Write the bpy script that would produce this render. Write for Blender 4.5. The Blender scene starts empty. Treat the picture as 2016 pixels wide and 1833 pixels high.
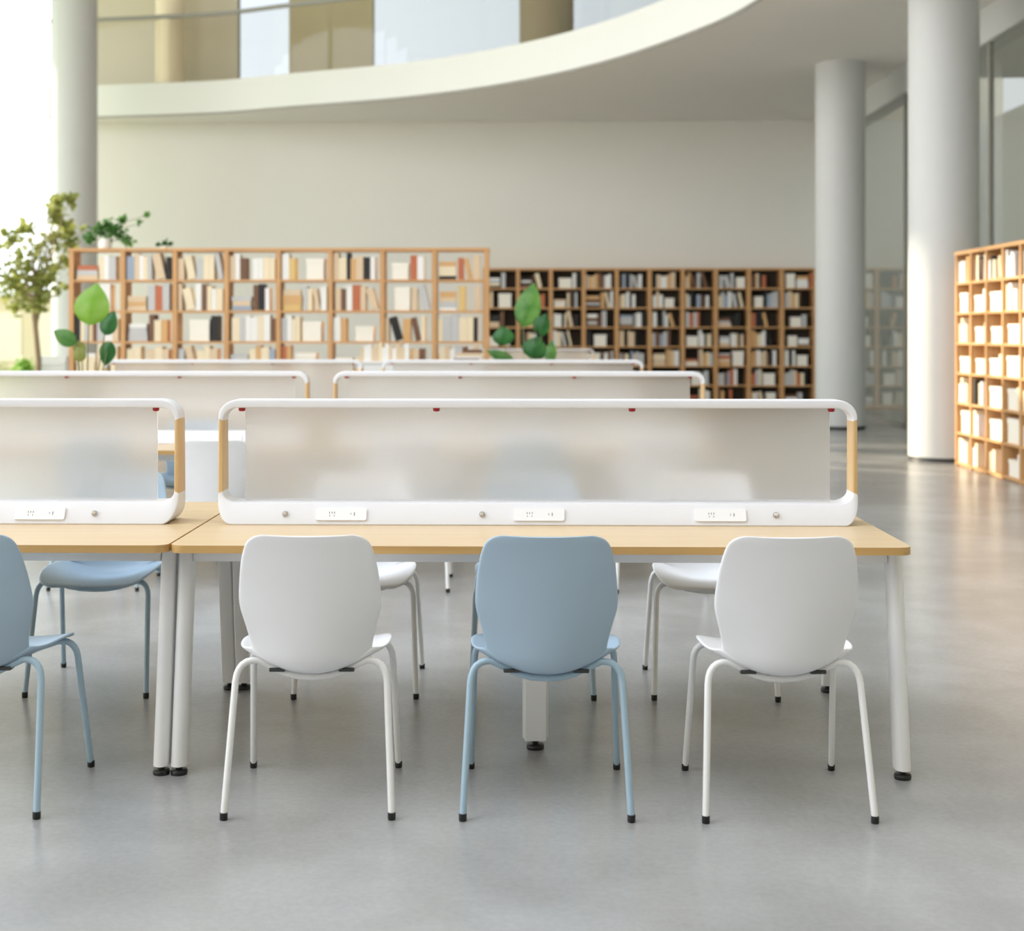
import bpy, math, random
from mathutils import Vector, Matrix

PI = math.pi
sc = bpy.context.scene
COL = sc.collection
rng = random.Random(11)

# ------------------------------------------------------------------ materials
def lin(c):
    return tuple((x / 12.92 if x <= .04045 else ((x + .055) / 1.055) ** 2.4) for x in [v / 255 for v in c])

MATS = {}
def new_mat(name):
    m = bpy.data.materials.new(name); m.use_nodes = True
    nt = m.node_tree
    return m, nt, nt.nodes['Principled BSDF'], nt.nodes['Material Output']

def coords(nt, scale=(1, 1, 1)):
    t = nt.nodes.new('ShaderNodeTexCoord'); mp = nt.nodes.new('ShaderNodeMapping')
    mp.inputs['Scale'].default_value = scale
    nt.links.new(t.outputs['Object'], mp.inputs['Vector'])
    return mp.outputs['Vector']

def plain(name, srgb, rough=.5, var=.04, scale=6, metal=0, spec=.5, bump=0, bscale=300):
    """one colour with a faint procedural variation"""
    m, nt, b, out = new_mat(name)
    c = lin(srgb)
    v = coords(nt)
    n = nt.nodes.new('ShaderNodeTexNoise'); n.inputs['Scale'].default_value = scale; n.inputs['Detail'].default_value = 4
    nt.links.new(v, n.inputs['Vector'])
    mx = nt.nodes.new('ShaderNodeMix'); mx.data_type = 'RGBA'
    mx.inputs['A'].default_value = (*[x * (1 - var) for x in c], 1)
    mx.inputs['B'].default_value = (*[min(1, x * (1 + var)) for x in c], 1)
    nt.links.new(n.outputs['Fac'], mx.inputs['Factor'])
    nt.links.new(mx.outputs['Result'], b.inputs['Base Color'])
    b.inputs['Roughness'].default_value = rough
    b.inputs['Metallic'].default_value = metal
    b.inputs['Specular IOR Level'].default_value = spec
    if bump:
        n2 = nt.nodes.new('ShaderNodeTexNoise'); n2.inputs['Scale'].default_value = bscale
        nt.links.new(v, n2.inputs['Vector'])
        bp = nt.nodes.new('ShaderNodeBump'); bp.inputs['Strength'].default_value = bump; bp.inputs['Distance'].default_value = .002
        nt.links.new(n2.outputs['Fac'], bp.inputs['Height']); nt.links.new(bp.outputs['Normal'], b.inputs['Normal'])
    MATS[name] = m
    return m

def wood(name, a, b_, axis=0, rough=.4, fine=60):
    m, nt, b, out = new_mat(name)
    s = [fine, fine, fine]; s[axis] = 1.2
    v = coords(nt, tuple(s))
    n = nt.nodes.new('ShaderNodeTexNoise'); n.inputs['Scale'].default_value = 1.0; n.inputs['Detail'].default_value = 6; n.inputs['Roughness'].default_value = .6
    nt.links.new(v, n.inputs['Vector'])
    r = nt.nodes.new('ShaderNodeValToRGB')
    r.color_ramp.elements[0].position = .3; r.color_ramp.elements[0].color = (*lin(b_), 1)
    r.color_ramp.elements[1].position = .65; r.color_ramp.elements[1].color = (*lin(a), 1)
    nt.links.new(n.outputs['Fac'], r.inputs['Fac']); nt.links.new(r.outputs['Color'], b.inputs['Base Color'])
    b.inputs['Roughness'].default_value = rough
    MATS[name] = m
    return m

def glass(name, tint, refl=1.0, rough=.02):
    m, nt, b, out = new_mat(name)
    nt.nodes.remove(b)
    t = nt.nodes.new('ShaderNodeBsdfTransparent'); t.inputs['Color'].default_value = (*tint, 1)
    g = nt.nodes.new('ShaderNodeBsdfGlossy'); g.inputs['Roughness'].default_value = rough
    f = nt.nodes.new('ShaderNodeFresnel'); f.inputs['IOR'].default_value = 1.5
    mu = nt.nodes.new('ShaderNodeMath'); mu.operation = 'MULTIPLY'; mu.inputs[1].default_value = refl; mu.use_clamp = True
    nt.links.new(f.outputs['Fac'], mu.inputs[0])
    ge = nt.nodes.new('ShaderNodeNewGeometry'); inv = nt.nodes.new('ShaderNodeMath'); inv.operation = 'SUBTRACT'; inv.inputs[0].default_value = 1
    nt.links.new(ge.outputs['Backfacing'], inv.inputs[1])
    m2 = nt.nodes.new('ShaderNodeMath'); m2.operation = 'MULTIPLY'; nt.links.new(mu.outputs[0], m2.inputs[0]); nt.links.new(inv.outputs[0], m2.inputs[1])
    mu = m2
    mx = nt.nodes.new('ShaderNodeMixShader')
    nt.links.new(mu.outputs[0], mx.inputs['Fac']); nt.links.new(t.outputs[0], mx.inputs[1]); nt.links.new(g.outputs[0], mx.inputs[2])
    nt.links.new(mx.outputs[0], out.inputs['Surface'])
    MATS[name] = m
    return m

def leafmat(name, srgb, srgb2, trans=.35, rough=.35):
    m, nt, b, out = new_mat(name)
    v = coords(nt, (1, 1, 1))
    n = nt.nodes.new('ShaderNodeTexNoise'); n.inputs['Scale'].default_value = 7
    nt.links.new(v, n.inputs['Vector'])
    r = nt.nodes.new('ShaderNodeValToRGB')
    r.color_ramp.elements[0].position = .35; r.color_ramp.elements[0].color = (*lin(srgb), 1)
    r.color_ramp.elements[1].position = .65; r.color_ramp.elements[1].color = (*lin(srgb2), 1)
    nt.links.new(n.outputs['Fac'], r.inputs['Fac']); nt.links.new(r.outputs['Color'], b.inputs['Base Color'])
    b.inputs['Roughness'].default_value = rough
    tr = nt.nodes.new('ShaderNodeBsdfTranslucent'); nt.links.new(r.outputs['Color'], tr.inputs['Color'])
    mx = nt.nodes.new('ShaderNodeMixShader'); mx.inputs['Fac'].default_value = trans
    nt.links.new(b.outputs[0], mx.inputs[1]); nt.links.new(tr.outputs[0], mx.inputs[2]); nt.links.new(mx.outputs[0], out.inputs['Surface'])
    MATS[name] = m
    return m

# floor: polished concrete
def floor_mat():
    m, nt, b, out = new_mat('polished_concrete')
    v = coords(nt)
    def noise(scale, detail, rough=.55, dist=0):
        n = nt.nodes.new('ShaderNodeTexNoise'); n.inputs['Scale'].default_value = scale; n.inputs['Detail'].default_value = detail
        n.inputs['Roughness'].default_value = rough; n.inputs['Distortion'].default_value = dist
        nt.links.new(v, n.inputs['Vector']); return n.outputs['Fac']
    def ramp(src, p0, c0, p1, c1):
        r = nt.nodes.new('ShaderNodeValToRGB')
        r.color_ramp.elements[0].position = p0; r.color_ramp.elements[0].color = (*c0, 1)
        r.color_ramp.interpolation = 'EASE'; r.color_ramp.elements[1].position = p1; r.color_ramp.elements[1].color = (*c1, 1)
        nt.links.new(src, r.inputs['Fac']); return r.outputs['Color']
    a = ramp(noise(1.1, 5, .55, .2), .3, lin((150, 149, 148)), .72, lin((173, 173, 173)))
    c = ramp(noise(45, 5, .7), .3, (.94, .94, .94), .7, (1.04, 1.04, 1.04))
    mx = nt.nodes.new('ShaderNodeMix'); mx.data_type = 'RGBA'; mx.blend_type = 'MULTIPLY'; mx.inputs['Factor'].default_value = 1
    nt.links.new(a, mx.inputs['A']); nt.links.new(c, mx.inputs['B'])
    nt.links.new(mx.outputs['Result'], b.inputs['Base Color'])
    b.inputs['Roughness'].default_value = .25
    b.inputs['Specular IOR Level'].default_value = .7
    MATS['polished_concrete'] = m
    return m

M_floor = floor_mat()
M_wall = plain('warm_white_plaster', (231, 229, 222), .8, .015, 1.5)
M_ceil = plain('white_ceiling_plaster', (234, 232, 228), .85, .015, 1.5)
M_fascia = plain('white_painted_fascia', (228, 229, 224), .5, .01, 2)
M_conc = plain('grey_painted_concrete', (204, 205, 204), .6, .02, 3)
M_cream = plain('warm_cream', (250, 236, 208), .6, .02, 3)  # on the gallery column this cream stands in for warm sunlight
M_tan = plain('tan_plaster', (196, 184, 150), .7, .03, 2)
M_dwall = plain('charcoal_absorber', (96, 96, 98), .8, .02, 2)
M_gal = plain('pale_stone_plaster', (226, 218, 198), .7, .02, 2)
M_brown = plain('brown_plaster', (150, 136, 112), .7, .03, 2)
M_black = plain('black_plastic', (28, 28, 29), .45)
M_darkmetal = plain('dark_grey_metal', (62, 64, 64), .45)
M_greymetal = plain('grey_metal', (150, 148, 140), .4)
M_wplastic = plain('white_plastic', (238, 239, 243), .42, .01, 4, bump=.08, bscale=900)
M_bplastic = plain('light_blue_plastic', (166, 188, 207), .42, .015, 4, bump=.08, bscale=900)
M_wmetal = plain('white_powder_coat', (234, 234, 234), .38, .01, 5)
M_bmetal = plain('light_blue_powder_coat', (160, 185, 202), .36, .01, 5)
M_divider = plain('white_satin_plastic', (230, 231, 237), .35, .008, 3)
M_plate = plain('glossy_white_plastic', (242, 243, 247), .25, .005, 3)
M_slot = plain('grey_slot', (120, 118, 116), .5)
M_red = plain('dark_red_plastic', (150, 10, 28), .35)
M_chrome = plain('chrome', (190, 186, 180), .18, .02, 5, metal=1)
M_wood = wood('pale_oak_laminate', (220, 194, 156), (207, 179, 138), 0, .33, 55)
M_woodedge = wood('oak_edge_band', (205, 165, 104), (190, 148, 88), 0, .45, 40)
M_woodz = wood('pale_oak_upright_grain', (218, 186, 138), (200, 165, 112), 2, .4, 90)
M_shelf = wood('oak_bookcase_wood', (212, 166, 114), (196, 146, 94), 2, .5, 30)
M_shelfb = wood('oak_bookcase_wood_cross', (212, 166, 114), (196, 146, 94), 0, .5, 30)
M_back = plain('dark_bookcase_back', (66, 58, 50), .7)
M_pot = plain('white_ceramic', (236, 232, 224), .3)
M_soil = plain('dark_soil', (60, 45, 34), .9, .3, 60)
M_stem = plain('green_stem', (110, 122, 70), .5)
M_bark = plain('grey_brown_bark', (150, 132, 104), .8, .15, 40)
M_leafA = leafmat('bright_green_leaf', (120, 172, 40), (150, 190, 96), .4)
M_leafB = leafmat('deep_green_leaf', (34, 92, 40), (60, 118, 62), .25)
M_leafC = leafmat('olive_green_leaf', (138, 148, 72), (172, 176, 108), .5)
M_leafD = leafmat('mid_green_leaf', (66, 120, 52), (104, 150, 80), .35)
M_glass = glass('clear_glass', (.93, .95, .94), 1.0)
M_glassR = glass('partition_glass', (.86, .88, .86), 1.6, .03)
M_glassB = glass('balustrade_glass', (.95, .945, .925), 1.0, .02)
M_glassU = glass('upper_window_glass', (.62, .64, .655), .6)
M_lawn = plain('pale_lawn', (190, 192, 150), .9, .1, 3)
M_beige = plain('beige_render', (226, 208, 170), .8, .05, 1)
M_page = plain('book_pages', (232, 222, 202), .8, .05, 90)

def diffuser():
    m, nt, b, out = new_mat('translucent_diffuser')
    b.inputs['Base Color'].default_value = (.85, .85, .84, 1); b.inputs['Roughness'].default_value = .8
    t = nt.nodes.new('ShaderNodeBsdfTranslucent'); t.inputs['Color'].default_value = (.92, .93, .95, 1)
    n = nt.nodes.new('ShaderNodeTexNoise'); n.inputs['Scale'].default_value = 80
    mr = nt.nodes.new('ShaderNodeMapRange'); mr.inputs['To Min'].default_value = .8; mr.inputs['To Max'].default_value = .86
    nt.links.new(n.outputs['Fac'], mr.inputs['Value'])
    mx = nt.nodes.new('ShaderNodeMixShader'); nt.links.new(mr.outputs['Result'], mx.inputs['Fac'])
    nt.links.new(b.outputs[0], mx.inputs[1]); nt.links.new(t.outputs[0], mx.inputs[2]); nt.links.new(mx.outputs[0], out.inputs['Surface'])
    return m
M_diffuser = diffuser()

# frosted screen
def frosted():
    m, nt, b, out = new_mat('frosted_acrylic')
    b.inputs['Base Color'].default_value = (.93, .92, .92, 1)
    b.inputs['Roughness'].default_value = .21
    b.inputs['IOR'].default_value = 1.3
    b.inputs['Transmission Weight'].default_value = 1.0
    v = coords(nt)
    n = nt.nodes.new('ShaderNodeTexNoise'); n.inputs['Scale'].default_value = 500
    nt.links.new(v, n.inputs['Vector'])
    d = nt.nodes.new('ShaderNodeBsdfDiffuse'); d.inputs['Color'].default_value = (.92, .92, .92, 1)
    t = nt.nodes.new('ShaderNodeBsdfTranslucent'); t.inputs['Color'].default_value = (.95, .95, .95, 1)
    m1 = nt.nodes.new('ShaderNodeMixShader'); m1.inputs['Fac'].default_value = .35
    nt.links.new(d.outputs[0], m1.inputs[1]); nt.links.new(t.outputs[0], m1.inputs[2])
    mr = nt.nodes.new('ShaderNodeMapRange'); mr.inputs['To Min'].default_value = .27; mr.inputs['To Max'].default_value = .33
    nt.links.new(n.outputs['Fac'], mr.inputs['Value'])
    m2 = nt.nodes.new('ShaderNodeMixShader'); nt.links.new(mr.outputs['Result'], m2.inputs['Fac'])
    nt.links.new(b.outputs[0], m2.inputs[1]); nt.links.new(m1.outputs[0], m2.inputs[2]); nt.links.new(m2.outputs[0], out.inputs['Surface'])
    MATS['frosted_acrylic'] = m
    return m
M_frost = frosted()

# ------------------------------------------------------------------ mesh helpers
class MB:
    def __init__(s): s.v = []; s.f = []; s.mi = []; s.sm = []
    def add(s, vs, fs, mi=0, smooth=False):
        o = len(s.v); s.v += [tuple(p) for p in vs]
        for f in fs:
            s.f.append(tuple(i + o for i in f)); s.mi.append(mi); s.sm.append(smooth)
        return s
    def box(s, x0, x1, y0, y1, z0, z1, mi=0):
        vs = [(x0, y0, z0), (x1, y0, z0), (x1, y1, z0), (x0, y1, z0), (x0, y0, z1), (x1, y0, z1), (x1, y1, z1), (x0, y1, z1)]
        return s.add(vs, [(3, 2, 1, 0), (4, 5, 6, 7), (0, 1, 5, 4), (1, 2, 6, 5), (2, 3, 7, 6), (3, 0, 4, 7)], mi)
    def rings(s, rings, closed_ring=True, cap=True, mi=0, smooth=True):
        n = len(rings[0]); vs = [p for r in rings for p in r]; fs = []
        for k in range(len(rings) - 1):
            for i in range(n if closed_ring else n - 1):
                j = (i + 1) % n
                fs.append((k * n + i, k * n + j, (k + 1) * n + j, (k + 1) * n + i))
        s.add(vs, fs, mi, smooth)
        if cap:
            s.add(rings[0], [tuple(range(n))[::-1]], mi); s.add(rings[-1], [tuple(range(n))], mi)
        return s
    def lathe(s, prof, cx=0, cy=0, n=32, mi=0, cap=True):
        rs = [[(cx + r * math.cos(2 * PI * i / n), cy + r * math.sin(2 * PI * i / n), z) for i in range(n)] for r, z in prof]
        return s.rings(rs, True, cap, mi)
    def tube(s, pts, r, n=10, mi=0):
        pts = [Vector(p) for p in pts]; rad = r if isinstance(r, (list, tuple)) else [r] * len(pts)
        rs = []; up = None
        for i, p in enumerate(pts):
            t = (pts[min(i + 1, len(pts) - 1)] - pts[max(i - 1, 0)]).normalized()
            if up is None:
                up = Vector((0, 0, 1)) if abs(t.z) < .9 else Vector((1, 0, 0))
            a = t.cross(up)
            if a.length < 1e-5: a = t.orthogonal()
            a.normalize(); b = a.cross(t).normalized(); up = b
            rs.append([tuple(p + (a * math.cos(2 * PI * k / n) + b * math.sin(2 * PI * k / n)) * rad[i]) for k in range(n)])
        return s.rings(rs, True, True, mi)
    def prism(s, poly, z0, z1, mi=0, mis=None, smooth=False):
        n = len(poly)
        vs = [(x, y, z0) for x, y in poly] + [(x, y, z1) for x, y in poly]
        s.add(vs, [tuple(range(n))[::-1], tuple(range(n, 2 * n))], mi)
        s.add(vs, [(i, (i + 1) % n, n + (i + 1) % n, n + i) for i in range(n)], mi if mis is None else mis, smooth)
        return s
    def build(s, name, mats, parent=None, bevel=0, seg=2, loc=None, fix=True):
        me = bpy.data.meshes.new(name)
        me.from_pydata(s.v, [], s.f)
        for m in (mats if isinstance(mats, (list, tuple)) else [mats]): me.materials.append(m)
        me.polygons.foreach_set('material_index', s.mi); me.polygons.foreach_set('use_smooth', s.sm)
        me.update()
        o = bpy.data.objects.new(name, me); COL.objects.link(o)
        if parent: o.parent = parent
        if loc: o.location = loc
        if bevel:
            b = o.modifiers.new('bevel', 'BEVEL'); b.width = bevel; b.segments = seg; b.limit_method = 'ANGLE'; b.angle_limit = .6
            b.harden_normals = False
        return o

def rrect(w, d, r, n=8, cx=0, cy=0):
    """rounded rectangle, half sizes w, d"""
    p = []
    for k, (sx, sy) in enumerate(((1, 1), (-1, 1), (-1, -1), (1, -1))):
        for i in range(n + 1):
            a = PI / 2 * (k + i / n)
            p.append((cx + sx * (w - r) + r * math.cos(a), cy + sy * (d - r) + r * math.sin(a)))
    return p

def catmull(P, n=10):
    P = [tuple(p) for p in P]; out = []
    for i in range(len(P) - 1):
        p0 = P[max(i - 1, 0)]; p1 = P[i]; p2 = P[i + 1]; p3 = P[min(i + 2, len(P) - 1)]
        for k in range(n):
            t = k / n
            out.append(tuple(.5 * (2 * b + (-a + c) * t + (2 * a - 5 * b + 4 * c - d) * t * t + (-a + 3 * b - 3 * c + d) * t ** 3)
                             for a, b, c, d in zip(p0, p1, p2, p3)))
    out.append(P[-1])
    return out

def empty(name, loc=(0, 0, 0), rz=0):
    o = bpy.data.objects.new(name, None); COL.objects.link(o); o.location = loc; o.rotation_euler = (0, 0, rz)
    o.empty_display_size = .1
    return o

def tag(o, label=None, cat=None, group=None, kind=None):
    if label: o['label'] = label
    if cat: o['category'] = cat
    if group: o['group'] = group
    if kind: o['kind'] = kind
    return o

def copy_tree(o, parent=None, matmap=None):
    c = o.copy(); COL.objects.link(c)
    if parent is not None: c.parent = parent
    for ch in [x for x in bpy.data.objects if x.parent == o]:
        copy_tree(ch, c)
    return c

def struct(name, mb, mat, **k):
    o = mb.build(name, mat, **k); o['kind'] = 'structure'; return o

# ------------------------------------------------------------------ the room
XL, XR, YB, YF = -8.8, 5.8, 27.6, -6.0
ZC, ZS = 5.45, 6.02        # underside and top of the gallery slab

struct('floor', MB().box(XL - .3, 9.2, YF, YB + .3, -.2, 0), M_floor)
struct('ground_outside', MB().box(-70, XL - .3, -20, 90, -.3, -.08), M_lawn)

# back wall, ground floor
struct('wall_back', MB().box(XL, 9.2, YB, YB + .3, 0, ZC), M_wall)
# back wall, gallery level: piers and window openings
mb = MB()
for a, b in ((XL, -5.35), (-4.35, -2.75), (3.3, 9.2)): mb.box(a, b, YB, YB + .3, ZS, 9.4)
mb.box(XL, 9.2, YB, YB + .3, ZC, ZS); mb.box(XL, 9.2, YB, YB + .3, 8.7, 9.4)
struct('wall_gallery', mb, M_gal)
struct('trim_3', MB().box(-4.35, -2.75, YB - .06, YB, ZS, 9.4), M_tan)
struct('window_1', MB().box(-5.35, -4.35, YB + .12, YB + .15, ZS, 8.7), M_glassU)
struct('window_2', MB().box(-2.75, 3.3, YB + .12, YB + .15, ZS, 8.7), M_glassU)

# gallery slab with its curved edge
edge = catmull([(-8.8, 27.05), (-7.84, 26.9), (-5.58, 26.45), (-4.05, 25.75), (-1.91, 24.75), (-.17, 23.4), (1.34, 21.5), (2.5, 19.1), (2.98, 17.3), (3.22, 15), (3.3, 12), (3.3, 4), (3.0, .9), (2.0, -.5), (0, -1.0), (-5, -1.0), (XL, -1.0)], 10)  # near end, out of view, is shaped to cut light from behind
poly = edge + [(XL, YF), (XR + .3, YF), (XR + .3, YB), (XL, YB)]
struct('ceiling', MB().prism(poly, ZC, ZS), M_ceil)
def off(pts, d):
    out = []
    for i, p in enumerate(pts):
        a = Vector(pts[max(i - 1, 0)]); b = Vector(pts[min(i + 1, len(pts) - 1)])
        t = (b - a).normalized(); out.append((p[0] - t.y * d, p[1] + t.x * d))
    return out
def ribbon(inner, outer, z0, z1, mi=0):
    m = MB()
    m.rings([[(a[0], a[1], z0), (b[0], b[1], z0), (b[0], b[1], z1), (a[0], a[1], z1)] for a, b in zip(inner, outer)], True, True, mi, False)
    return m
struct('trim_1', ribbon(off(edge, -.035), off(edge, -.001), ZC + .02, ZS + .03), M_fascia)    # white fascia
struct('trim_shadow', ribbon(off(edge, -.02), off(edge, -.002), ZC - .012, ZC + .02), M_greymetal)  # grey strip standing in for the shadow gap under it
# roof over the gallery
struct('roof_gallery', MB().prism(poly, 9.4, 9.7), M_ceil)

struct('atrium_light_blocker', MB().box(XL, 3.8, 9, 27.4, 9.72, 9.95), M_ceil)  # unseen cover added to keep skylight off the back wall
struct('sun_blocker_outside', MB().box(-20, XL - .1, 18, 33, 9.4, 9.6), M_fascia)  # unseen slab added to block high sun and limit the column patch
g = empty('glass_balustrade', (0, 0, 0))
tag(g, 'curved clear glass balustrade with thin grey top rail along the gallery edge', 'balustrade')
ribbon(off(edge, .06), off(edge, .075), ZS, 7.26).build('glass_panel', M_glassB, g)
ribbon(off(edge, .04), off(edge, .095), 7.26, 7.33).build('top_rail', M_greymetal, g)

# left side: solid lower wall near the camera, tall glazing further back
mb = MB(); mb.box(XL - .25, XL, YF, 19.4, 0, .4)
for k in range(9): mb.box(XL - .2, XL, YF + k * 3.16, YF + k * 3.16 + .1, .4, 4.6)
mb.box(XL - .2, XL, YF, 19.4, 4.5, 4.6)
struct('wall_left', mb, M_wall)
bl = struct('window_diffuser', MB().box(XL - .13, XL - .12, YF, 19.4, .4, 4.5), M_diffuser)   # added, unseen translucent sheet that spreads soft light from the left
struct('wall_front_blocker', MB().box(XL, 9.2, YF - .25, YF, 0, ZC), M_dwall)  # added unseen behind the camera, dark to cut frontal and bounced light
mb = MB()
for y in (19.45, 21.4, 23.0, 27.5): mb.box(XL - .1, XL, y - .03, y + .03, 0, 9.4)
for z in (.05, 9.35): mb.box(XL - .1, XL, 19.4, 27.6, z - .03, z + .03)
fr = struct('window_3', mb, M_wmetal)
p = MB().box(XL - .06, XL - .045, 19.42, 27.55, .06, 9.3).build('glass_pane', M_glass, fr)

# right side: beam, glass partition, corridor wall behind it
struct('beam_right', MB().box(XR - .02, XR + .3, YF, YB, 5.02, ZC), M_conc)
mb = MB()
for y in (21.9, 18.0, 13.95, 10): mb.box(XR + .02, XR + .08, y - .035, y + .035, 0, 5.02)
mb.box(XR + .02, XR + .08, YF, YB, 0, .06)
fr = struct('window_4', mb, M_greymetal)
MB().box(XR + .04, XR + .055, YF, YB, .06, 5.02).build('glass_pane', M_glassR, fr)
struct('corridor_light_blocker', MB().box(XR + .3, 9.2, YF, 23, ZC, ZC + .2), M_ceil)  # unseen cover added to dim the corridor and the column sides facing it
struct('wall_right', MB().box(8.9, 9.2, YF, YB, 0, ZC), M_wall)

# columns
def column(x, y, r, z1, mat, label, z0=0, ring=True, dark=True):
    t = empty('round_column', (x, y, z0)); tag(t, label, 'column')
    MB().lathe([(r, .05), (r, z1 - z0)], n=64).build('shaft', mat, t)
    if ring: MB().lathe([(r * 1.012 if dark else r * .97, 0), (r * 1.012 if dark else r * .97, .05)], n=64).build('base_ring', M_black if dark else M_darkmetal, t)
    return t
column(-7.62, 24.8, .378, 11.0, M_conc, 'tall pale grey round column at far left beside the bright window')
column(4.83, 21.75, .365, ZC, M_conc, 'grey round column behind the divider corner, with black base ring')
column(4.80, 16.4, .385, ZC, M_conc, 'thick grey round column beside the sunlit bookcase on the right', dark=False)  # its dark inset ring stands in for a thin shadow at the base
column(.5, 24.6, .46, 9.4, M_brown, 'brown column standing on the upper gallery behind the glass', z0=ZS, ring=False)
column(-6.5, 27.0, .27, 9.4, M_cream, 'slim column on the upper gallery, left part, cream colour standing in for sunlight', z0=ZS, ring=False)

# ------------------------------------------------------------------ tables
def make_table():
    t = empty('library_table')
    poly = rrect(1.198, .6, .045, 8)
    m = MB(); m.prism(poly, .725, .75, 0, 1, True)
    m.build('tabletop', [M_wood, M_woodedge], t, bevel=.002)
    def leg(sx, sy):
        m = MB(); rs = []
        for z, y in ((.725, .44), (.03, .555)):
            ring = []
            w = .0255
            for k in range(13):
                a = PI * k / 12
                ring.append((sx * 1.1725 + w * math.cos(a), sy * (y + .008 + .032 * math.sin(a)), z))
            ring += [(sx * 1.1725 - w, sy * (y - .022), z), (sx * 1.1725 + w, sy * (y - .022), z)]
            rs.append(ring if sy < 0 else ring[::-1])
        m.rings(rs, True, True, 0, True)
        o = m.build('leg', M_wmetal, t, bevel=.004)
        f = MB().lathe([(.012, .03), (.012, .016), (.026, .016), (.028, .008), (.026, 0)][::-1], sx * 1.1725, sy * .563, 24)
        f.build('foot', M_black, o)
    for sx in (-1, 1):
        for sy in (-1, 1): leg(sx, sy)
    for sy in (-1, 1):
        MB().box(-1.148, 1.148, sy * .45 - .02, sy * .45 + .02, .678, .725).build('apron_rail', M_wmetal, t, bevel=.003)
    for sx in (-1, 1):
        MB().box(sx * 1.1725 - .02, sx * 1.1725 + .02, -.42, .42, .685, .725).build('end_rail', M_wmetal, t, bevel=.003)
    m = MB(); m.box(-.045, .03, -.29, -.21, .035, .725); m.box(-.052, .037, -.275, -.225, .04, .72)
    o = m.build('centre_leg', M_wmetal, t, bevel=.003)
    MB().lathe([(.029, 0), (.031, .008), (.029, .016), (.012, .016), (.012, .035)], -.008, -.25, 24).build('foot', M_black, o)
    return t

def make_divider():
    t = empty('desk_divider')
    W, H = 1.15, .447
    def hd(z):
        P = [(0, .098), (.077, .06), (.12, .052), (.36, .048), (.447, .042)]
        for (a, b), (c, d) in zip(P, P[1:]):
            if z <= c: return b + (d - b) * max(0, (z - a)) / (c - a)
        return .042
    # section list, starting at bottom middle and going round; (outer xz, inner xz)
    q = []
    def arc(cx, cz, rx, rz, a0, a1, n=10):
        return [(cx + rx * math.cos(a0 + (a1 - a0) * i / n), cz + rz * math.sin(a0 + (a1 - a0) * i / n)) for i in range(n + 1)]
    o = arc(W - .055, .095, .055, .095, -PI / 2, 0); i_ = arc(W - .018 - .05, .077 + .036, .05, .036, -PI / 2, 0)
    right_bottom = list(zip(o, i_))
    o = arc(W - .075, H - .062, .075, .062, 0, PI / 2); i_ = arc(W - .018 - .052, .416 - .042, .052, .042, 0, PI / 2)
    right_top = list(zip(o, i_))
    mir = lambda L: [((-a[0], a[1]), (-b[0], b[1])) for a, b in L][::-1]
    def sect(pair):
        (ox, oz), (ix, iz) = pair
        return [(ox, -hd(oz), oz), (ix, -hd(iz), iz), (ix, hd(iz), iz), (ox, hd(oz), oz)]
    def part(name, L, mat):
        m = MB(); m.rings([sect(p) for p in L], True, True, 0, True)
        return m.build(name, mat, t, bevel=.005, seg=3)
    pA = [((W, .108), (W - .018, .116))]; pB = [((W, .378), (W - .018, .370))]
    part('base', mir(right_bottom + pA) + right_bottom + pA, M_divider)
    part('top_bar', pB + right_top + mir(pB + right_top), M_divider)
    pr = pA + pB
    part('post', pr, M_woodz); part('post', mir(pr), M_woodz)
    MB().box(-1.06, 1.06, -.004, .004, .072, .418).build('frosted_screen', M_frost, t, bevel=.0015)
    for x in (-1.068, -.362, .345, 1.06):
        MB().lathe([(.009, 0), (.0125, .004), (.0125, .016)], 0, 0, 16).build('clip', M_red, t, loc=(x, -.026, .4035))
    # sockets and locks on the sloping front of the base
    tilt = math.atan2(.038, .077)
    def on_face(z): return -hd(z)
    for x in (-.70, .008, .655):
        m = MB(); m.prism(rrect(.091, .0235, .007, 5), -.002, .007)
        o = m.build('socket_panel', M_plate, t, bevel=.002, loc=(x, on_face(.036), .036))
        o.rotation_euler = (PI / 2 - tilt, 0, 0)
        for x0, x1, y0, y1, nm in ((-.0432, -.0408, .001, .008, 'outlet_slot'), (-.0342, -.0318, .001, .008, 'outlet_slot'), (-.0252, -.0228, .001, .008, 'outlet_slot'),
                                   (-.042, -.040, -.010, -.004, 'outlet_slot'), (-.026, -.024, -.010, -.004, 'outlet_slot'), (.034, .036, -.003, .004, 'usb_port'), (.046, .0488, -.006, .006, 'usb_port')):
            MB().box(x0, x1, y0, y1, .0064, .0076).build(nm, M_slot, o)
    for x in (-.902, -.195, .852):
        o = MB().lathe([(.0105, -.002), (.0105, .004), (.008, .006), (.008, .011), (.006, .012)], 0, 0, 20).build('lock_knob', M_chrome, t, loc=(x, on_face(.037), .037))
        o.rotation_euler = (PI / 2 - tilt, 0, 0)
    return t

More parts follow.
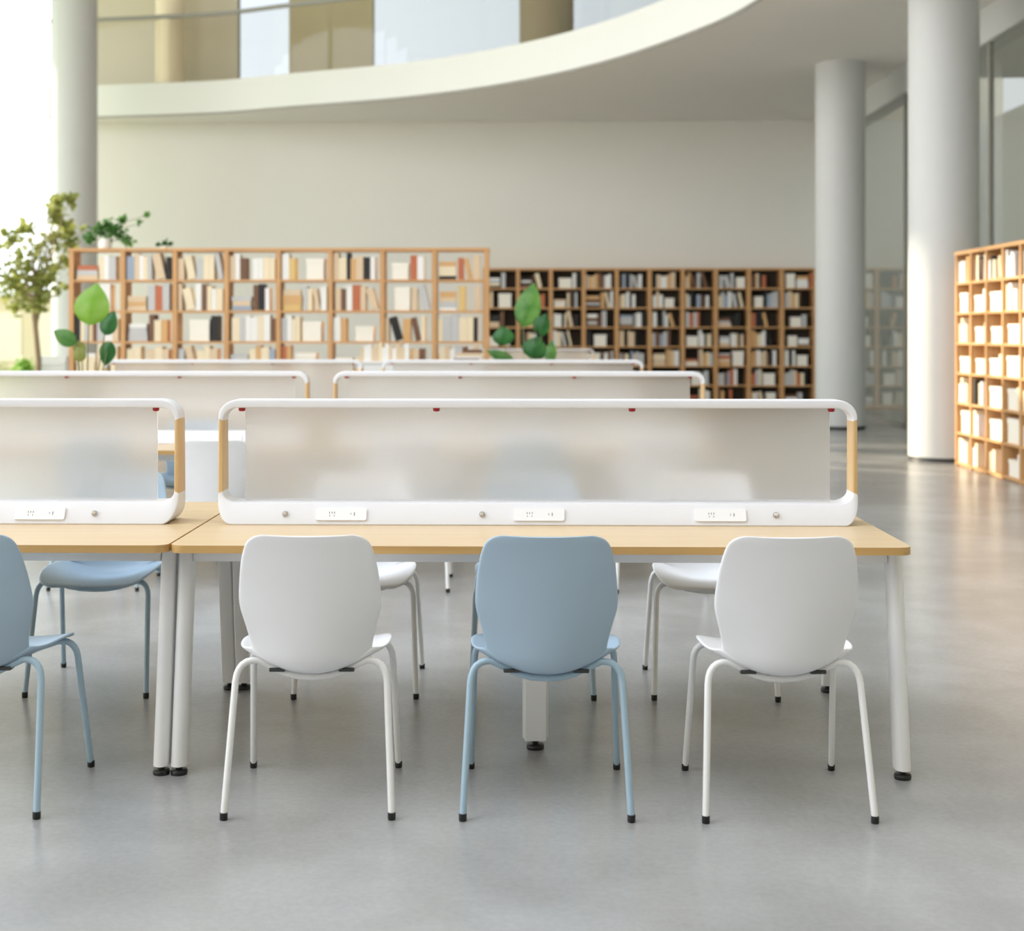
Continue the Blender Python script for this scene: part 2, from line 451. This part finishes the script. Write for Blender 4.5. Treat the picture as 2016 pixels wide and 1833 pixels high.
# ------------------------------------------------------------------ chairs
def shell_bm():
    # centre line (y, z), half width, edge curl
    P = [(.222, .428, .150, .004), (.220, .431, .172, .006), (.205, .435, .196, .010), (.16, .438, .216, .020), (.09, .434, .229, .034),
         (.01, .426, .233, .048), (-.07, .416, .228, .058), (-.125, .411, .214, .063), (-.165, .413, .199, .066), (-.195, .426, .188, .066),
         (-.213, .453, .183, .064), (-.224, .495, .186, .060), (-.234, .55, .198, .053), (-.245, .615, .2135, .046), (-.256, .68, .211, .038),
         (-.268, .745, .203, .028), (-.277, .792, .192, .022), (-.284, .820, .178, .018), (-.287, .834, .160, .015), (-.2885, .8405, .135, .012)]
    rows = catmull(P, 4)
    nu = 24
    m = MB(); rings = []
    for i, (y, z, w, c) in enumerate(rows):
        a = rows[max(i - 1, 0)]; b = rows[min(i + 1, len(rows) - 1)]
        ty, tz = b[0] - a[0], b[1] - a[1]; L = math.hypot(ty, tz) or 1
        ny, nz = tz / L, -ty / L          # towards the sitter (seat: up, back: forward)
        r = []
        for k in range(nu + 1):
            u = -1 + 2 * k / nu
            cc = c * 1.15 * (abs(u) ** 2.0)
            r.append((u * w, y + ny * cc, z + nz * cc))
        rings.append(r)
    m.rings(rings, False, False, 0, True)
    return m

def leg_pts(sx, rear):
    if rear:
        P = [(.248, -.262, .012), (.2285, -.172, .385)]
        b = (.224, -.156, .452); e = (.165, -.15, .446)
        tail = [(.12, -.147, .425), (.085, -.146, .408), (.045, -.145, .397), (0, -.145, .394)]
    else:
        P = [(.24, .252, .012), (.2255, .165, .385)]
        b = (.222, .148, .448); e = (.165, .14, .438)
        tail = [(.10, .135, .416), (.05, .134, .408), (0, .134, .406)]
    pts = [Vector(P[0]), Vector(P[1])]
    for k in range(1, 7):
        t = k / 6
        pts.append(Vector(P[1]) * (1 - t) ** 2 + 2 * t * (1 - t) * Vector(b) + Vector(e) * t * t)
    pts += [Vector(q) for q in tail]
    return [(sx * q.x, q.y, q.z) for q in pts]

def make_chair(shell_mat, leg_mat):
    t = empty('library_chair')
    s = shell_bm().build('seat_shell', shell_mat, t)
    md = s.modifiers.new('thickness', 'SOLIDIFY'); md.thickness = .009; md.offset = 0
    md = s.modifiers.new('smooth', 'SUBSURF'); md.levels = 1; md.render_levels = 1
    for rear in (True, False):
        for sx in (-1, 1):
            pts = leg_pts(sx, rear)
            o = MB().tube(pts, .0105, 12).build('leg', leg_mat, t)
            q = pts[0]
            MB().lathe([(.0105, 0), (.0118, .003), (.0118, .022)], q[0], q[1], 14).build('foot_cap', M_black, o)
    for sx in (-1, 1):
        for y0, z0 in ((-.155, .413), (.12, .418)):
            m = MB(); m.box(sx * .105 - .024, sx * .105 + .024, y0 - .008, y0 + .03, z0, z0 + .012)
            m.build('mounting_pad', M_darkmetal, t, bevel=.003)
    return t

# ------------------------------------------------------------------ layout of the table rows
X0 = .071
XLT = X0 - 2.403
XD = {(1, 1): .070, (1, 0): -2.372, (2, 1): .010, (2, 0): -2.447, (3, 1): -.04, (3, 0): -2.513, (4, 1): -.02}
ROWY = {1: 5.26, 2: 9.0, 3: 12.8, 4: 21.3}
ordrow = {1: 'front row', 2: 'second row', 3: 'third row', 4: 'farthest row'}
T = make_table(); D = make_divider()
first = True
def put_table(x, row, lab_t, lab_d):
    global first
    a, b = (T, D) if first else (copy_tree(T), copy_tree(D))
    first = False
    k = 1 if x > -1 else 0
    xt = x if row == 1 else XD[(row, k)] + (.025 if not k else 0)
    a.location = (xt, ROWY[row], 0); b.location = (XD[(row, k)], ROWY[row], .75)
    tag(a, lab_t, 'table', 'oak topped library tables'); tag(b, lab_d, 'divider', 'white framed desk dividers')
put_table(X0, 1, 'long oak topped table with white legs, nearest the camera at right', 'nearest full width frosted divider with wooden posts, on the front right table')
put_table(XLT, 1, 'oak topped white legged table cut off by the left frame edge, front row', 'frosted divider cut off by the left frame edge, on the front left table')
put_table(X0, 2, 'oak topped table in the second row, behind the front right table', 'second row right divider, rising behind the nearest full divider')
put_table(XLT, 2, 'oak topped table in the second row on the left', 'second row left divider, running out of the left frame edge')
put_table(X0, 3, 'oak topped table in the third row, right side', 'third row right divider, just below the central broad leafed plant')
put_table(XLT, 3, 'oak topped table in the third row, left side', 'third row left divider, just right of the bright leafed plant')
put_table(X0, 4, 'farthest oak topped table, near the dark bookcase', 'farthest small looking divider behind the tall wooden bookcase end')

CW = make_chair(M_wplastic, M_wmetal); CB = make_chair(M_bplastic, M_bmetal)
used = {'w': False, 'b': False}
def put_chair(col, x, row, side, rz, label):
    src = CW if col == 'w' else CB
    o = src if not used[col] else copy_tree(src)
    used[col] = True
    yc = ROWY[row] + (-.735 if side == 'f' else .66)
    o.location = (x, yc, 0); o.rotation_euler = (0, 0, rz + (0 if side == 'f' else PI))
    tag(o, label, 'chair', ('white' if col == 'w' else 'light blue') + ' shell chairs at the tables')
R = math.radians
put_chair('w', -.625, 1, 'f', R(1.5), 'white shell chair at the left end of the near table, back to camera')
put_chair('b', .088, 1, 'f', R(0), 'light blue shell chair at the middle of the near table, back to camera')
put_chair('w', .797, 1, 'f', R(1), 'white shell chair at the right end of the near table, back to camera')
put_chair('b', -1.66, 1, 'f', R(-2), 'light blue shell chair cut off by the left frame edge')
put_chair('b', -1.70, 1, 'b', R(0), 'light blue shell chair seen under the left table, facing the camera')
put_chair('w', -.645, 1, 'b', R(2), 'white shell chair on the far side, seat showing right of the left white chair')
put_chair('b', .06, 1, 'b', R(0), 'light blue shell chair on the far side, mostly hidden by the near blue chair')
put_chair('w', .785, 1, 'b', R(-2), 'white shell chair on the far side, seat showing left of the right white chair')
for c, x, s, l in (('w', -.63, 'f', 'white chair at the second row right table, near side, left place'),
                   ('b', .08, 'f', 'blue chair at the second row right table, near side, middle, hazy behind the frosted screen'),
                   ('w', .79, 'f', 'white chair at the second row right table, near side, right place'),
                   ('w', -1.68, 'f', 'white chair at the second row left table, showing in the gap between the dividers'),
                   ('b', -2.36, 'f', 'blue chair at the second row left table, behind the left frosted screen'),
                   ('b', -2.20, 'b', 'blue chair beyond the second row left table, glimpsed beside the wooden post'),
                   ('w', -.63, 'b', 'white chair beyond the second row right table, left place'),
                   ('b', .08, 'b', 'blue chair beyond the second row right table, middle place'),
                   ('w', .79, 'b', 'white chair beyond the second row right table, right place')):
    put_chair(c, x, 2, s, R(rng.uniform(-2, 2)), l)

# ------------------------------------------------------------------ bookcases and books
PAL = {'cream': (238, 222, 190), 'white': (240, 238, 234), 'tan': (214, 170, 116), 'pale grey': (196, 196, 196), 'black': (30, 28, 28),
       'terracotta': (190, 110, 74), 'blue grey': (158, 170, 188), 'brown': (116, 82, 60), 'beige': (222, 198, 166), 'yellow': (222, 190, 124)}
BM = {}
def book_mesh(col):
    """unit book: thickness along x, depth along y (spine at -y), height along z, standing on its base"""
    if col in BM: return BM[col]
    m = MB()
    m.box(-.5, -.42, -.5, .5, 0, 1); m.box(.42, .5, -.5, .5, 0, 1); m.box(-.42, .42, -.5, -.46, 0, 1)
    m.box(-.42, .42, -.46, .46, .025, .975, 1)
    mt = MATS.get('book_' + col) or plain('book_' + col, PAL[col], .55, .05, 30)
    me = bpy.data.meshes.new('book'); me.from_pydata(m.v, [], m.f); me.materials.append(mt); me.materials.append(M_page)
    me.polygons.foreach_set('material_index', m.mi); me.update()
    BM[col] = me
    return me
_boxm = MB(); _boxm.box(-.5, .5, -.5, .5, 0, .93); _boxm.box(-.52, .52, -.52, .52, .78, 1)
BOXME = bpy.data.meshes.new('storage_box'); BOXME.from_pydata(_boxm.v, [], _boxm.f); BOXME.materials.append(plain('box_white', (246, 240, 228), .6, .03, 8)); BOXME.update()

ORD = ['first', 'second', 'third', 'fourth', 'fifth', 'sixth', 'seventh', 'eighth', 'ninth', 'tenth', 'eleventh', 'twelfth', 'thirteenth', 'fourteenth', 'fifteenth']

class Case:
    def __init__(s, name, label, x, y, rz, cols, rows, cw, ch, depth, z0, back, case_words, ut):
        s.ut = ut
        s.cw, s.ch, s.z0, s.depth, s.rz, s.words, s.ncol = cw, ch, z0, depth, rz, case_words, cols
        s.o = Vector((x, y, 0)); s.R = Matrix.Rotation(rz, 3, 'Z'); s.th = .03
        t = empty(name, (x, y, 0), rz); tag(t, label, 'bookcase')
        W = cols * cw; Ht = z0 + rows * ch
        for k in range(cols + 1):
            MB().box(k * cw - ut, k * cw + ut, 0, depth, 0, Ht - .016).build('upright', M_shelf, t)
        for r in range(rows + 1):
            z = z0 + r * ch
            m = MB()
            if r == rows: m.box(-ut - .006, W + ut + .006, -.01, depth + .01, z - .016, z + .022)
            else:
                for k in range(cols): m.box(k * cw + ut, (k + 1) * cw - ut, .006, depth - (.012 if back else 0), z - .013, z + .013)
            m.build('top_board' if r == rows else 'shelf', M_shelfb, t)
        MB().box(ut, W - ut, .03, .05, 0, z0 - .013).build('plinth', M_shelfb, t)
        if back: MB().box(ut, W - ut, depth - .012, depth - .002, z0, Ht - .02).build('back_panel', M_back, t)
    def place(s, me, name, lx, ly, lz, size, ry):
        o = bpy.data.objects.new(name, me); COL.objects.link(o)
        p = s.R @ Vector((lx, ly, lz)) + s.o
        o.location = p; o.rotation_euler = (0, ry, s.rz); o.scale = size
        return o
    def zfloor(s, r): return s.z0 + r * s.ch + .0135

def fill(case, cells, cols_w, group, rowname, stuff=None, boxes=.0, t_rng=(.035, .085), h_rng=(.66, .93), full=.8, maxn=12, boxlab='white storage box'):
    """cells: list of (col, row); every book an object of its own, or appended to stuff (MB) when given"""
    n_books = 0
    colnames = [c for c, w in cols_w for _ in range(w)]
    for c, r in cells:
        x0 = c * case.cw + case.ut + .004; x1 = (c + 1) * case.cw - case.ut - .004; z = case.zfloor(r); hh = case.ch - .035
        x = x0 + rng.uniform(0, .03); k = 0; nb = 0
        where = f'{ORD[c]} column, {rowname(r)}, {case.words}'
        lim = x0 + (x1 - x0) * min(1, full + rng.uniform(-.2, .25))
        def emit(lx, ly, lz, size, ry, col, how):
            nonlocal k
            if stuff is not None:
                M = Matrix.Translation(case.R @ Vector((lx, ly, lz)) + case.o) @ (Matrix.Rotation(case.rz, 4, 'Z') @ Matrix.Rotation(ry, 4, 'Y') @ Matrix.Diagonal((*size, 1)))
                mi = stuff.cols.index(col)
                b = MB(); b.box(-.5, .5, -.5, .5, 0, 1, mi)
                stuff.add([tuple(M @ Vector(v)) for v in b.v], b.f, mi)
            else:
                o = case.place(book_mesh(col), 'book', lx, ly, lz, size, ry)
                tag(o, f'{col} {how}, {ORD[k]} from left, {where}', 'book', group)
            k += 1
        if rng.random() < boxes:
            w = rng.uniform(.5, .8) * (x1 - x0) * (.55 if case.cw > .55 else 1); h = hh * rng.uniform(.5, .85); d = .24
            lx = x0 + w / 2 + .012 + rng.uniform(0, max(.001, (x1 - x0) - w - .03))
            o = case.place(BOXME, 'storage_box', lx, .02 + d / 2 + .01, z, (w, d, h), 0)
            tag(o, f'{boxlab}, {where}', 'box', group.replace('books', 'storage boxes'))
            if lx - w / 2 - x0 > (x1 - lx - w / 2): lim = x1 = lx - w / 2 * 1.04 - .02
            else: x = lx + w / 2 * 1.04 + .02; lim = x1
            if lim - x < .06: continue
        mode = rng.random()
        if mode < .33 and lim - x > .24:            # a flat pile first
            w = rng.uniform(.2, .27); zz = z; n = rng.randint(3, 4)
            pile = []
            for q in range(n):
                th = rng.uniform(.035, .07)
                if zz + th > z + hh: break
                col = rng.choice(colnames)
                ww = w * rng.uniform(.85, 1)
                # flat: height axis turned along x
                emit(x + w / 2 - ww / 2, .02 + .1, zz + th / 2, (th, .18, ww), PI / 2, col, 'book lying flat')
                zz += th + .0005
            x += w + .02
        while x < lim - .03 and nb < maxn:
            th = rng.uniform(*t_rng); h = hh * rng.uniform(*h_rng); d = rng.uniform(.17, .23)
            if x + th > x1: break
            col = rng.choice(colnames)
            lean = nb > 0 and rng.random() < .12
            if lean:
                a = R(rng.uniform(10, 17)); wid = th * math.cos(a) + h * math.sin(a)
                if x + wid > x1: break
                # leaning back onto the books at its left
                emit(x + wid - th * math.cos(a) / 2 - .002, .02 + d / 2, z + th / 2 * math.sin(a), (th, d, h), -a, col, 'book leaning')
                x += wid + .004
            else:
                emit(x + th / 2, .02 + d / 2, z, (th, d, h), 0, col, 'book upright')
                x += th + .002
                if rng.random() < .07: x += rng.uniform(.05, .12)
            nb += 1
        n_books += k
    return n_books

# tall open bookcase in the middle distance
c1 = Case('oak_bookcase', 'tall open backed oak bookcase full of pale books, left of centre', -5.30, 17.1, 0, 8, 6, .6175, .366, .30, .22, False, 'open oak bookcase', .028)
rowA = lambda r: {5: 'top shelf', 4: 'second shelf', 3: 'third shelf', 2: 'fourth shelf'}[r]
light_w = [('cream', 6), ('white', 6), ('beige', 5), ('pale grey', 3), ('tan', 3), ('black', 3), ('terracotta', 1), ('blue grey', 1), ('brown', 2), ('yellow', 1)]
n1 = fill(c1, [(c, r) for r in (5, 4, 3, 2) for c in range(8)], light_w, 'books in the open oak bookcase', rowA, boxes=.2, t_rng=(.045, .10), h_rng=(.76, .97), full=1.2, boxlab='white box')
# bookcase along the right wall, in the sun
c3 = Case('oak_bookcase', 'sunlit oak bookcase of small square cells at the right frame edge', 4.75, 15.78, -PI / 2, 8, 7, .5, .322, .32, .03, True, 'sunlit right bookcase', .02)
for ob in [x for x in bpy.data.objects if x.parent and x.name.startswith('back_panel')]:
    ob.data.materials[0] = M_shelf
rowB = lambda r: {6: 'top shelf', 5: 'second shelf', 4: 'third shelf', 3: 'fourth shelf', 2: 'fifth shelf', 1: 'sixth shelf', 0: 'bottom shelf'}[r]
n3 = fill(c3, [(c, 6) for c in range(6)], light_w, 'books in the sunlit right bookcase', rowB, t_rng=(.04, .085), full=.9, boxlab='cream box')
n3 += fill(c3, [(c, r) for r in range(6) for c in range(6)], [('cream', 6), ('white', 5), ('beige', 3), ('tan', 1), ('black', 1)], 'books in the sunlit right bookcase', rowB, boxes=.6, t_rng=(.05, .09), full=.5, maxn=4, boxlab='cream box')
# dark bookcase along the back wall
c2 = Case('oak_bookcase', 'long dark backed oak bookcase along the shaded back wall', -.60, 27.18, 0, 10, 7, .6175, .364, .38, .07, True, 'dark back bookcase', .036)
st = MB(); st.cols = list(PAL)
rowC = lambda r: {6: 'top shelf', 5: 'second shelf', 4: 'third shelf', 3: 'fourth shelf', 2: 'fifth shelf', 1: 'sixth shelf', 0: 'bottom shelf'}[r]
dark_w = [('cream', 3), ('white', 6), ('beige', 4), ('pale grey', 5), ('tan', 2), ('black', 3), ('terracotta', 2), ('brown', 3), ('blue grey', 1)]
fill(c2, [(c, r) for r in (6, 5, 4, 3, 2, 1, 0) for c in range(10)], dark_w, 'books in the dark back bookcase', rowC, stuff=st, boxes=.3, full=.72, boxlab='white box')
for cn in PAL:
    if 'book_' + cn not in MATS: plain('book_' + cn, PAL[cn], .55, .05, 30)
so = st.build('rows_of_books', [MATS['book_' + c] for c in PAL])
tag(so, 'many small books filling the dark bookcase on the back wall', 'books', kind='stuff')

# low white cabinet with books and a pile on top
t = empty('low_cabinet', (-1.02, 15.6, 0)); tag(t, 'low white cabinet between the third row and the tall oak bookcase', 'cabinet')
m = MB(); m.box(-.68, .68, -.16, .16, .05, 1.10); m.build('body', M_wmetal, t, bevel=.004)
MB().box(-.70, .70, -.175, .175, 1.10, 1.13).build('top', M_wmetal, t, bevel=.004)
MB().box(-.64, .64, -.13, .13, 0, .05).build('plinth', M_darkmetal, t)
for sx in (-1, 1):
    o = MB().box(min(sx * .008, sx * .665), max(sx * .008, sx * .665), -.175, -.161, .07, 1.08).build('door', M_wmetal, t, bevel=.003)
    MB().box(sx * .06 - .008, sx * .06 + .008, -.195, -.176, .55, .70).build('handle', M_greymetal, o)
x = -1.68; k = 0
while x < -1.18:
    th = rng.uniform(.025, .05); h = rng.uniform(.14, .2); col = rng.choice(['cream', 'white', 'white', 'beige'])
    o = bpy.data.objects.new('book', book_mesh(col)); COL.objects.link(o)
    o.location = (x + th / 2, 15.58, 1.1305); o.scale = (th, .15, h)
    tag(o, f'{col} book upright, {ORD[k]} from left in the row on the low white cabinet', 'book', 'books on the low white cabinet')
    x += th + .001; k += 1
zz = 1.1305
for q, (col, w, th) in enumerate((('brown', .27, .03), ('white', .27, .022), ('beige', .29, .035), ('brown', .21, .035))):
    o = bpy.data.objects.new('book', book_mesh(col)); COL.objects.link(o)
    o.location = (-.66 + .02 * q - w / 2 + .12, 15.55, zz + th / 2); o.scale = (th, .2, w); o.rotation_euler = (0, PI / 2, 0)
    tag(o, f'{col} book lying flat, {["lowest", "second lowest", "third from bottom", "topmost"][q]} of the pile on the low cabinet', 'book', 'books on the low white cabinet')
    zz += th + .0005


# ------------------------------------------------------------------ plants
def leaf_mesh(L, Wd, fold=.25, droop=.15):
    """ovate leaf in the xz plane, growing along +z from the origin, facing -y"""
    m = MB(); rs = []
    n = 12
    for i in range(n + 1):
        t = i / n
        w = Wd / 2 * (math.sin(PI * min(1, t * 1.02) ** .8) ** .75 if 0 < t < 1 else .02)
        y = droop * L * (t - .4) ** 2
        rs.append([(u * w, y - fold * w * (1 - abs(u)) ** 1 * 1 + .0 , t * L) for u in (-1, -.75, -.5, -.25, 0, .25, .5, .75, 1)])
    m.rings(rs, False, False, 0, True)
    return m

def potted_plant(name, x, y, pot, leaves, label, cat='plant', z0=0, stemr=.007):
    """leaves: (dx, z, length, width, tilt, yaw, material); dx is the leaf base relative to the pot axis"""
    t = empty(name, (x, y, z0)); tag(t, label, cat)
    r, h = pot
    MB().lathe([(r * .72, 0), (r * .8, .02), (r, h * .95), (r, h), (r * .9, h), (r * .88, h * .9)], n=32).build('pot', M_pot, t)
    MB().lathe([(0.001, h * .9), (r * .88, h * .9)], n=32, cap=False).build('soil', M_soil, t)
    for dx, z, L, Wd, tilt, yaw, mt in leaves:
        b = Vector((dx, rng.uniform(-.06, .02), z))
        base = Vector((dx * .12, 0, h * .88))
        mid = base.lerp(b, .5) + Vector((-dx * .25, 0, .05))
        pts = [base * (1 - q) ** 2 + 2 * q * (1 - q) * mid + b * q * q for q in [i / 8 for i in range(9)]]
        st_ = MB().tube(pts, [stemr * (1 - .4 * i / 8) for i in range(9)], 6).build('stem', M_stem, t)
        lf = leaf_mesh(L, Wd).build('leaf', mt, st_, loc=tuple(b))
        lf.rotation_euler = (R(rng.uniform(-12, 5)), tilt, yaw)
    return t

# at depth d a pixel is d/2850 m
def P(px, py, d): return ((px - 1018) * d / 2850, 1.44 + (654 - py) * d / 2850)
d = 10.9; px, _ = P(165, 0, d)
L_ = []
for lx, ly, Ln, Wd, tilt, mt in ((172, 640, .33, .27, R(8), M_leafA), (203, 660, .20, .135, R(20), M_leafB), (214, 672, .20, .13, R(196), M_leafB),
                                (148, 676, .20, .13, R(-62), M_leafD), (144, 672, .13, .10, R(160), M_leafC), (160, 712, .12, .1, R(-20), M_leafC)):
    a, z = P(lx, ly, d); L_.append((a - px, z, Ln, Wd, tilt, 0, mt))
potted_plant('potted_plant', px, d, (.2, .42), L_, 'broad leafed potted plant with one bright green leaf, left, in front of the bookcase')
d = 14.6; px, _ = P(1035, 0, d)
L_ = []
for lx, ly, Ln, Wd, tilt, mt in ((1030, 644, .47, .26, R(14), M_leafD), (1066, 662, .24, .13, R(12), M_leafB), (992, 680, .20, .22, R(-4), M_leafB),
                                (1045, 706, .24, .26, R(22), M_leafB), (1082, 716, .24, .12, R(6), M_leafD), (1012, 712, .3, .12, R(-68), M_leafD), (1052, 650, .2, .12, R(35), M_leafB)):
    a, z = P(lx, ly, d); L_.append((a - px, z, Ln, Wd, tilt, 0, mt))
potted_plant('potted_plant', px, d, (.2, .42), L_, 'tall broad leafed potted plant in the centre, in front of the dark bookcase')

def foliage(m, centre, rad, n, size, squash=1.0):
    for _ in range(n):
        while True:
            p = Vector((rng.uniform(-1, 1), rng.uniform(-1, 1), rng.uniform(-1, 1)))
            if p.length < 1: break
        p = Vector(centre) + Vector((p.x * rad, p.y * rad, p.z * rad * squash)) * (.35 + .65 * rng.random())
        s = size * rng.uniform(.6, 1.2)
        a = Vector((rng.uniform(-1, 1), rng.uniform(-1, 1), rng.uniform(-.6, 1))).normalized()
        b = a.orthogonal().normalized(); c = a.cross(b) * .12
        m.add([p - a * s * .5, p - b * s * .28 + c * s, p + a * s * .1 - b * s * .3 + c * s, p + a * s * .6, p + a * s * .1 + b * s * .3 - c * s, p + b * s * .26],
              [(0, 1, 2, 3, 4, 5)], 0, False)

# slender indoor tree by the left window
t = empty('potted_tree', (-7.35, 22.0, 0)); tag(t, 'slender olive leafed tree by the bright left window', 'tree')
MB().lathe([(.26, 0), (.3, .03), (.36, .5), (.36, .55), (.32, .55), (.31, .5)], n=32).build('pot', M_pot, t)
MB().lathe([(.001, .5), (.32, .5)], n=32, cap=False).build('soil', M_soil, t)
trunk = MB().tube([(0, 0, .45), (.03, 0, 1.0), (-.04, 0, 1.7), (.02, .02, 2.3)], [.05, .045, .038, .03], 10).build('trunk', M_bark, t)
clusters = [(25, 470, .16), (60, 500, .22), (48, 520, .2), (85, 465, .14), (100, 420, .12), (85, 545, .22), (20, 548, .2), (-15, 555, .25), (50, 575, .2), (95, 555, .2),
            (143, 395, .1), (110, 395, .09), (120, 445, .14), (60, 450, .12), (-30, 500, .3), (112, 510, .16), (128, 480, .12), (15, 600, .16), (75, 600, .14), (92, 430, .1)]
fm = MB(); bm_ = MB()
for cx, cy, rad in clusters:
    a, z = P(cx, cy, 22.0); q = Vector((a + 7.35, rng.uniform(-.3, .3), z))
    foliage(fm, q, rad * 1.7, int(14 + rad * 130), .15)
    st0 = Vector((rng.uniform(-.03, .03), .01, rng.uniform(1.5, 2.3)))
    mid = st0.lerp(q, .55) + Vector((0, 0, .12))
    bm_.tube([st0 * (1 - s) ** 2 + 2 * s * (1 - s) * mid + q * s * s for s in [i / 6 for i in range(7)]], [.018 - .0022 * i for i in range(7)], 6)
bm_.build('branches', M_bark, t); fm.build('foliage', M_leafC, t)

def small_plant(x, y, z, pr, ph, blobs, label, mt, leaf=.07):
    t = empty('potted_plant', (x, y, z)); tag(t, label, 'plant')
    MB().lathe([(pr * .75, 0), (pr, ph), (pr * .88, ph), (pr * .86, ph * .9)], n=24).build('pot', M_pot, t)
    m = MB(); sm = MB()
    for bx, bz, r, n in blobs:
        foliage(m, (bx, 0, bz), r, n, leaf)
        sm.tube([(bx * .1, 0, ph * .8), (bx * .4, 0, ph * .8 + (bz - ph * .8) * .7), (bx, 0, bz)], .004, 5)
    m.build('foliage', mt, t); sm.build('stems', M_stem, t)
ztop = .22 + 6 * .366 + .0245
small_plant(-4.93, 17.25, ztop, .085, .12, [(-.06, .22, .15, 90), (.12, .2, .16, 90), (-.2, .12, .1, 40), (.26, .1, .1, 40), (.2, .34, .07, 22), (.42, .3, .05, 10), (.50, .4, .05, 10), (.05, .3, .1, 40)],
            'bushy green plant in a white pot on top of the open oak bookcase', M_leafD, .075)
small_plant(-4.22, 17.25, ztop, .04, .035, [(0, .06, .06, 40), (-.07, .05, .04, 16), (.07, .06, .04, 16)], 'tiny green plant on top of the open oak bookcase, right of the bushy one', M_leafB, .05)
small_plant(-8.0, 23.2, 0, .2, .45, [(0, .75, .3, 220), (.15, .62, .2, 100), (-.2, .65, .22, 110), (.05, .9, .2, 80)], 'low bright green shrub in a pot by the left window', M_leafA, .08)

# white louvred radiator cabinet by the window
t = empty('radiator', (-7.62, 23.55, 0)); tag(t, 'white slatted radiator cover beside the low shrub at the left window', 'radiator')
MB().box(-.24, .24, 0, .16, 0, 1.05).build('body', M_wmetal, t, bevel=.006)
for k in range(9): MB().box(-.21, .21, -.02, 0, .14 + k * .095, .19 + k * .095).build('slat', M_wmetal, t)

# outside the left window: a low beige garden house and a hedge
t = empty('garden_building', (-18.2, 47, -.1)); tag(t, 'hazy beige low building outside the left window', 'building')
m = MB(); m.box(-4, 4, 0, 3, 0, 2.7); m.build('wall', M_beige, t)
MB().box(-4.2, 4.2, -.2, 3.2, 2.7, 2.85).build('roof', M_fascia, t)
for k in range(5): MB().box(-3.4 + k * 1.5, -2.5 + k * 1.5, -.03, 0, .6, 2.2).build('window', M_cream, t)
m = MB()
for k in range(26): foliage(m, (-17.5 + k * .36, 40 + rng.uniform(-.2, .2), .3), .45, 60, .16)
o = m.build('hedge', M_leafC); tag(o, 'low olive hedge outside the left window', 'hedge')

# ------------------------------------------------------------------ light
w = bpy.data.worlds.new('sky'); sc.world = w; w.use_nodes = True
nt = w.node_tree; bg = nt.nodes['Background']
tc = nt.nodes.new('ShaderNodeTexCoord'); sx = nt.nodes.new('ShaderNodeSeparateXYZ')
nt.links.new(tc.outputs['Generated'], sx.inputs[0])
rz_ = nt.nodes.new('ShaderNodeValToRGB')
rz_.color_ramp.elements[0].position = .0; rz_.color_ramp.elements[0].color = (.955, .972, 1.0, 1)
rz_.color_ramp.elements[1].position = .55; rz_.color_ramp.elements[1].color = (.86, .925, 1.0, 1)
nt.links.new(sx.outputs['Z'], rz_.inputs['Fac'])
mr = nt.nodes.new('ShaderNodeMapRange'); mr.inputs['From Min'].default_value = -1; mr.inputs['From Max'].default_value = 1
mr.inputs['To Min'].default_value = 6.0; mr.inputs['To Max'].default_value = .1; mr.interpolation_type = 'SMOOTHSTEP'
nt.links.new(sx.outputs['X'], mr.inputs['Value'])
nt.links.new(rz_.outputs['Color'], bg.inputs['Color']); mz = nt.nodes.new('ShaderNodeMapRange'); mz.inputs['From Min'].default_value = 0; mz.inputs['To Min'].default_value = .8; mz.inputs['To Max'].default_value = .85
nt.links.new(sx.outputs['Z'], mz.inputs['Value'])
mm = nt.nodes.new('ShaderNodeMath'); mm.operation = 'MULTIPLY'; nt.links.new(mr.outputs['Result'], mm.inputs[0]); nt.links.new(mz.outputs['Result'], mm.inputs[1])
nt.links.new(mm.outputs[0], bg.inputs['Strength'])

s = bpy.data.lights.new('sun', 'SUN'); s.energy = 9.5; s.angle = R(1.2); s.color = (1.0, .83, .62)
so_ = bpy.data.objects.new('sun', s); COL.objects.link(so_)
dirv = Vector((1, -.6, -1.166 * math.tan(R(14)))).normalized()
so_.rotation_euler = dirv.to_track_quat('-Z', 'Y').to_euler()
so_.location = (-20, 35, 12)

# ------------------------------------------------------------------ camera
cam = bpy.data.cameras.new('camera'); co = bpy.data.objects.new('camera', cam); COL.objects.link(co)
co.location = (0, 0, 1.44); co.rotation_euler = (PI / 2, 0, R(1.2))
cam.sensor_fit = 'HORIZONTAL'; cam.sensor_width = 36; cam.lens = 36 * 2850 / 2016
cam.shift_x = (1008 - (1018 - 2850 * math.tan(R(1.2)))) / 2016
cam.shift_y = (654 - 916.5) / 2016
cam.clip_end = 300
cam.dof.use_dof = True; cam.dof.focus_distance = 5.0; cam.dof.aperture_fstop = 2.7
sc.camera = co

sc.view_settings.view_transform = 'Standard'; sc.view_settings.look = 'None'
sc.view_settings.exposure = -0.2; sc.view_settings.gamma = 1; sc.view_settings.use_curve_mapping = False
